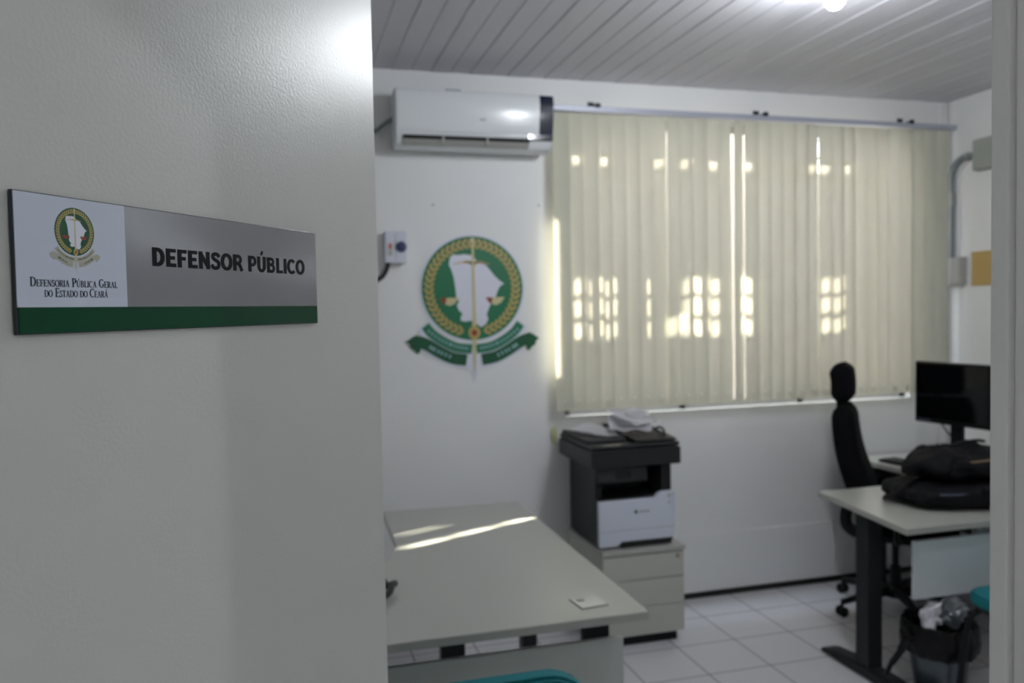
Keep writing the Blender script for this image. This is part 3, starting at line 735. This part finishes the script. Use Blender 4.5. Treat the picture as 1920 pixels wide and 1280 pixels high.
B(2.50, 3.72, 3.02, 3.06, .655, .715, bev=.003).build('crossbar', M['darkmetal'], rd)
B(2.445, 3.80, 2.735, 2.753, .435, .674, bev=.0015).build('modesty_panel', M['panelr'], rd)
for xx in (2.775, 3.5): B(xx, xx+.05, 2.753, 2.775, .60, .715).build('panel_bracket', M['conduit'], rd)
# return desk along the right wall
rt = thing('side_desk', 'white side desk along the right wall carrying the monitor', 'desk')
MB().prism([(3.20,4.11),(3.20,3.40),(XR-.02,3.40),(XR-.02,4.11)], .715, .74, bev=.0015).build('desk_top', M['desk'], rt)
B(3.44, 3.458, 3.46, 4.08, .42, .715, bev=.001).build('side_panel', M['darkmetal'], rt)
B(3.30, 3.36, 3.98, 4.04, 0, .715, bev=.003).build('leg', M['darkmetal'], rt)
B(3.82, 3.88, 3.98, 4.04, 0, .715, bev=.003).build('leg', M['darkmetal'], rt)
B(3.82, 3.88, 3.46, 3.52, 0, .715, bev=.003).build('leg', M['darkmetal'], rt)

# monitor
ML, MR = Vector((3.31,3.70)), Vector((3.365,3.255)); mc = (ML+MR)/2; ma = math.atan2((MR-ML).y, (MR-ML).x)
mo = thing('monitor', 'black computer monitor on the side desk near the right wall', 'monitor', (mc.x, mc.y, .74), ma)
mw = (MR-ML).length/2
B(-mw, mw, 0, .035, .26, .585, bev=.004).build('housing', M['black'], mo)
B(-mw+.012, mw-.012, -.002, .001, .285, .573).build('screen', M['screen'], mo)
B(-mw+.02, -mw+.10, -.003, 0, .268, .277).build('badge', M['bagtrim'], mo)
B(-.035, .035, .035, .06, .02, .42, bev=.004).build('stand_neck', M['black'], mo)
MB().prism(ell(0,.03,.13,.10,32), 0, .015, bev=.004).build('stand_base', M['black'], mo)
MB().tube(smooth_path([(-.10,.03,.28),(-.06,.04,.22),(.0,.07,.14),(.05,.08,.03)], 6), .004, 8).build('monitor_cable', M['cable'], mo)
kb = thing('keyboard', 'flat black keyboard end showing beside the bags on the side desk', 'keyboard', (3.33,3.80,.74), math.radians(95))
B(-.13, .13, -.06, .06, 0, .014, bev=.003).build('case', M['black'], kb)
mb = MB()
for i in range(12):
    for j in range(4): mb.box(-.12+i*.02, -.103+i*.02, -.05+j*.026, -.028+j*.026, .014, .019, bev=.001)
mb.build('keys', M['prn'], kb)

# ------------------------------------------------------------------ office chair
oc = thing('office_chair', 'black high-back office chair with headrest behind the right desk', 'chair', (3.12,3.63,0), math.atan2(-.68,.73))
# local +X = facing direction
def sweep(path, wd, th, n=14):
    # rounded slab following a path in XZ, width along Y
    mb = MB(); rings = []
    for i, (x, z) in enumerate(path):
        p0 = path[max(i-1,0)]; p1 = path[min(i+1,len(path)-1)]; d = Vector((p1[0]-p0[0], 0, p1[1]-p0[1])).normalized(); nn = Vector((d.z,0,-d.x))
        w_ = wd[i] if isinstance(wd, list) else wd; t__ = th[i] if isinstance(th, list) else th
        ring = []
        for k in range(n*2):
            a = 2*PI*k/(n*2); e = .45
            cx = math.copysign(abs(math.cos(a))**e, math.cos(a)); cy = math.copysign(abs(math.sin(a))**.8, math.sin(a))
            ring.append(mb.b.verts.new(Vector((x,0,z))+Vector((0,1,0))*cx*w_/2+nn*cy*t__/2))
        rings.append(ring)
    for A, Bq in zip(rings, rings[1:]):
        for k in range(len(A)): mb.b.faces.new((A[k], A[(k+1) % len(A)], Bq[(k+1) % len(A)], Bq[k]))
    mb.b.faces.new(rings[0][::-1]); mb.b.faces.new(rings[-1]); return mb
N_ = 16
bp_ = []; bw = []; bt = []
for i in range(N_+1):
    u = i/N_; z = .60+u*.50; x = -.135-.115*u+.03*math.sin(PI*u)*-1
    e = min(1, (min(u, 1-u)+.02)*9)**.5
    bp_.append((x, z)); bw.append((.43-.08*u)*(.75+.25*e)); bt.append(.145*e*(1-.15*u))
sweep(bp_, bw, bt).build('backrest', M['blackfab'], oc)
hp = []; hw_ = []; ht = []
for i in range(11):
    u = i/10; z = 1.115+u*.205; e = min(1, (min(u,1-u)+.03)*5)**.5
    hp.append((-.262-.01*u+.012*math.sin(PI*u), z)); hw_.append(.27*(.8+.2*e)); ht.append(.12*e)
sweep(hp, hw_, ht).build('headrest', M['blackfab'], oc)
MB().tube([(-.275,0,1.02),(-.285,0,1.2)], .014, 10).build('headrest_stem', M['black'], oc)
st = MB(); st.blob((.06,0,.475), (.245,.245,.042), p=4.5, sub=4); st.build('seat', M['blackfab'], oc)
MB().tube(smooth_path([(-.175,0,.72),(-.215,0,.60),(-.245,0,.50),(-.235,0,.425),(-.16,0,.395),(-.02,0,.40)], 6), .02, 10, flat=1.6).build('back_support', M['black'], oc)
B(-.11, .11, -.09, .09, .375, .425, bev=.01).build('tilt_mechanism', M['black'], oc)
for s in (-1, 1):
    k = MB(); k.tube(smooth_path([(.02,s*.10,.42),(.02,s*.26,.43),(.02,s*.285,.50),(.02,s*.285,.66)], 5), .016, 10); k.box(-.10, .14, s*.285-.035, s*.285+.035, .655, .685, bev=.01); k.build('armrest', M['black'], oc)
MB().lathe([(.028,.10),(.028,.24),(.018,.245),(.018,.38)], 20).build('gas_lift', M['black'], oc)
MB().lathe([(.0,.075),(.05,.075),(.05,.12),(.035,.135),(0,.135)], 24).build('base_hub', M['black'], oc)
fa = [math.atan2(3.644-3.63, 2.702-3.12)+2*PI*k/5-math.atan2(-.68,.73) for k in range(5)]
for a in fa:
    r_ = .325; c_, s_ = math.cos(a), math.sin(a)
    arm = MB(); arm.tube([(c_*.03,s_*.03,.105),(c_*.16,s_*.16,.10),(c_*r_,s_*r_,.075)], [.026,.022,.015], 10)
    arm = arm.build('base_arm', M['black'], oc)
    k = MB()
    tx, ty = -s_, c_
    for sd in (-1, 1):
        k.lathe([(0,-.008),(.024,-.008),(.027,-.004),(.027,.004),(.024,.008),(0,.008)], 20, mtx=Matrix.Translation((c_*r_+tx*.016*sd, s_*r_+ty*.016*sd, .027)) @ Matrix.Rotation(a, 4, 'Z') @ Matrix.Rotation(PI/2, 4, 'X'))
    k.tube([(c_*r_,s_*r_,.03),(c_*r_,s_*r_,.08)], .008, 8)
    k.build('caster', M['black'], arm)

# ------------------------------------------------------------------ bags on the right desk
bg = thing('laptop_bag', 'flat black laptop bag lying at the front of the right desk', 'bag', (3.00,2.985,.745), math.radians(-12))
def sag(q):
    q = q.copy(); q.z = min(max(q.z, -.055), .05); return q
MB().blob((0,0,.055), (.39,.185,.055), p=3.4, nz=.025, ns=5, seed=3, sub=5, fn=sag).build('bag_body', M['bag'], bg)
MB().blob((-.02,-.145,.05), (.30,.045,.035), p=3.5, nz=.012, ns=7, seed=9, sub=4).build('front_pocket', M['bag'], bg)
MB().tube(smooth_path([(-.27,-.172,.070),(-.15,-.180,.070),(-.04,-.180,.066),(.1,-.176,.062)], 6), .0045, 8).build('zip_line', M['bagtrim'], bg)
MB().tube(smooth_path([(-.30,-.02,.12),(-.38,-.02,.05),(-.40,.05,.015),(-.33,.12,.012),(-.2,.17,.012)], 6), .014, 10, flat=.5).build('shoulder_strap', M['bag'], bg)
bp2 = thing('backpack', 'rumpled black backpack heaped behind and over the laptop bag', 'backpack', (3.09,3.01,.845), math.radians(2))
def sag2(q):
    q = q.copy(); q.z += (-.35*max(0, -q.x-.28)-.06*max(0, q.x+.25))*(q.z > 0); q.z = max(q.z, -.072); return q
MB().blob((0,.05,.073), (.39,.15,.078), p=2.8, nz=.05, ns=5, seed=5, sub=5, fn=sag2).build('bag_body', M['bag'], bp2)
MB().blob((-.13,-.05,.062), (.19,.09,.055), p=2.8, nz=.03, ns=6, seed=12, sub=4).build('front_pocket', M['bag'], bp2)
MB().tube(smooth_path([(-.23,.03,.13),(-.15,-.0,.16),(-.05,.01,.165),(.03,.05,.15)], 6), .012, 10, flat=.6).build('handle_strap', M['bag'], bp2)
MB().tube(smooth_path([(.01,-.07,.14),(.03,-.10,.12),(.05,-.115,.10)], 4), .006, 8).build('zip_pull', M['zip'], bp2)
MB().tube(smooth_path([(-.25,-.10,.095),(-.20,-.125,.10),(-.13,-.14,.105)], 4), .004, 8).build('zip_pull', M['zip'], bp2)

# ------------------------------------------------------------------ waste bin
bn = thing('waste_bin', 'small metal waste bin lined with a black bag by the right desk', 'bin', (2.62,2.79,0))
MB().lathe([(0,0),(.095,0),(.098,.01),(.128,.29),(.124,.29),(.094,.014),(0,.012)], 40).build('bin_body', M['binmetal'], bn)
ln = thing('bin_liner', 'black plastic bag folded over the rim of the waste bin', 'bag', (2.62,2.79,0))
def crinkle(r, z, a, j):
    w_ = noise.noise(Vector((math.cos(a)*2.2, math.sin(a)*2.2, z*9)))
    return r+.014*w_+.004*math.sin(a*17+j)+.003, z+(.030*noise.noise(Vector((math.cos(a)*1.8+4, math.sin(a)*1.8, 1))) if 0 < j < 4 else .004*math.sin(a*7))
MB().lathe([(.137,.185),(.144,.21),(.148,.25),(.145,.29),(.138,.315),(.122,.310),(.112,.27),(.10,.2)], 72, fn=crinkle).build('liner_film', M['liner'], ln)
kn = MB(); kn.blob((-.165,-.0,.275), (.030,.028,.030), p=2.2, nz=.012, ns=20, seed=2, sub=3); kn.tube(smooth_path([(-.165,0,.26),(-.20,.0,.20),(-.235,.01,.15),(-.25,.02,.10)], 5), [.016]*5+[.013]*5+[.010]*5+[.006], 8); kn.build('liner_knot', M['liner'], ln)
tag(MB().blob((2.675,2.80,.335), (.072,.066,.060), p=2, nz=.04, ns=20, seed=21, sub=4).build('plastic_bag', M['film'], smooth=False), 'crumpled clear plastic bag inside the waste bin', 'bag')
tag(MB().blob((2.548,2.765,.345), (.042,.030,.055), p=3, nz=.03, ns=22, seed=31, sub=3).build('paper_wad', M['paper'], smooth=False), 'crumpled white paper standing out of the waste bin, left side', 'paper')

# ------------------------------------------------------------------ lamps
def bulb(label, loc, s, name='ceiling_lamp', drop=0):
    t = thing(name, label, 'lamp', (loc[0], loc[1], loc[2]-drop))
    if drop: k = MB(); k.tube([(0,0,0),(0,0,drop)], .004, 8); k.lathe([(0,drop),(.05,drop),(.05,drop-.02),(0,drop-.025)], 24); k.build('drop_cord', M['duct'], t)
    MB().lathe([(0,0),(.05,0),(.05,-.012),(.022,-.02),(.02,-.03),(0,-.03)], 24).build('lamp_base', M['duct'], t)
    MB().lathe([(0,-.028),(.018,-.03),(.03,-.045),(.036,-.065),(.033,-.085),(.02,-.10),(0,-.106)], 24).build('bulb', M['bulb'], t)
    return t
bulb('bright round ceiling bulb near the window at the top edge', (1.956,2.579,ZC), 1, drop=.034)
bulb('added unseen corridor bulb right of the doorway, lighting the door', (1.9,-1.0,ZC), 1)  # fill bulb added out of view to light the door face
bulb('added unseen corridor bulb left of the doorway, brightening the door frame', (-1.25,-.30,ZC), 1)  # another unseen fill bulb, added to brighten the right jamb
bulb('round bulb on a short ceiling cord between the doorway and the left desk', (1.76,1.97,ZC), 1, drop=.20)

sn = bpy.data.lights.new('sun', 'SUN'); sn.energy = 95; sn.angle = math.radians(.6); sn.color = (1,.90,.74)
so = bpy.data.objects.new('sun', sn); C.objects.link(so); so.rotation_euler = SUN.to_track_quat('-Z', 'Y').to_euler()
wd = bpy.data.worlds.new('world'); bpy.context.scene.world = wd; wd.use_nodes = True
wd.node_tree.nodes['Background'].inputs[0].default_value = (.78,.86,1,1); wd.node_tree.nodes['Background'].inputs[1].default_value = 11.0

vs_ = bpy.context.scene.view_settings
vs_.view_transform = 'Standard'; vs_.look = 'None'; vs_.gamma = 1; vs_.exposure = 0; vs_.use_curve_mapping = False
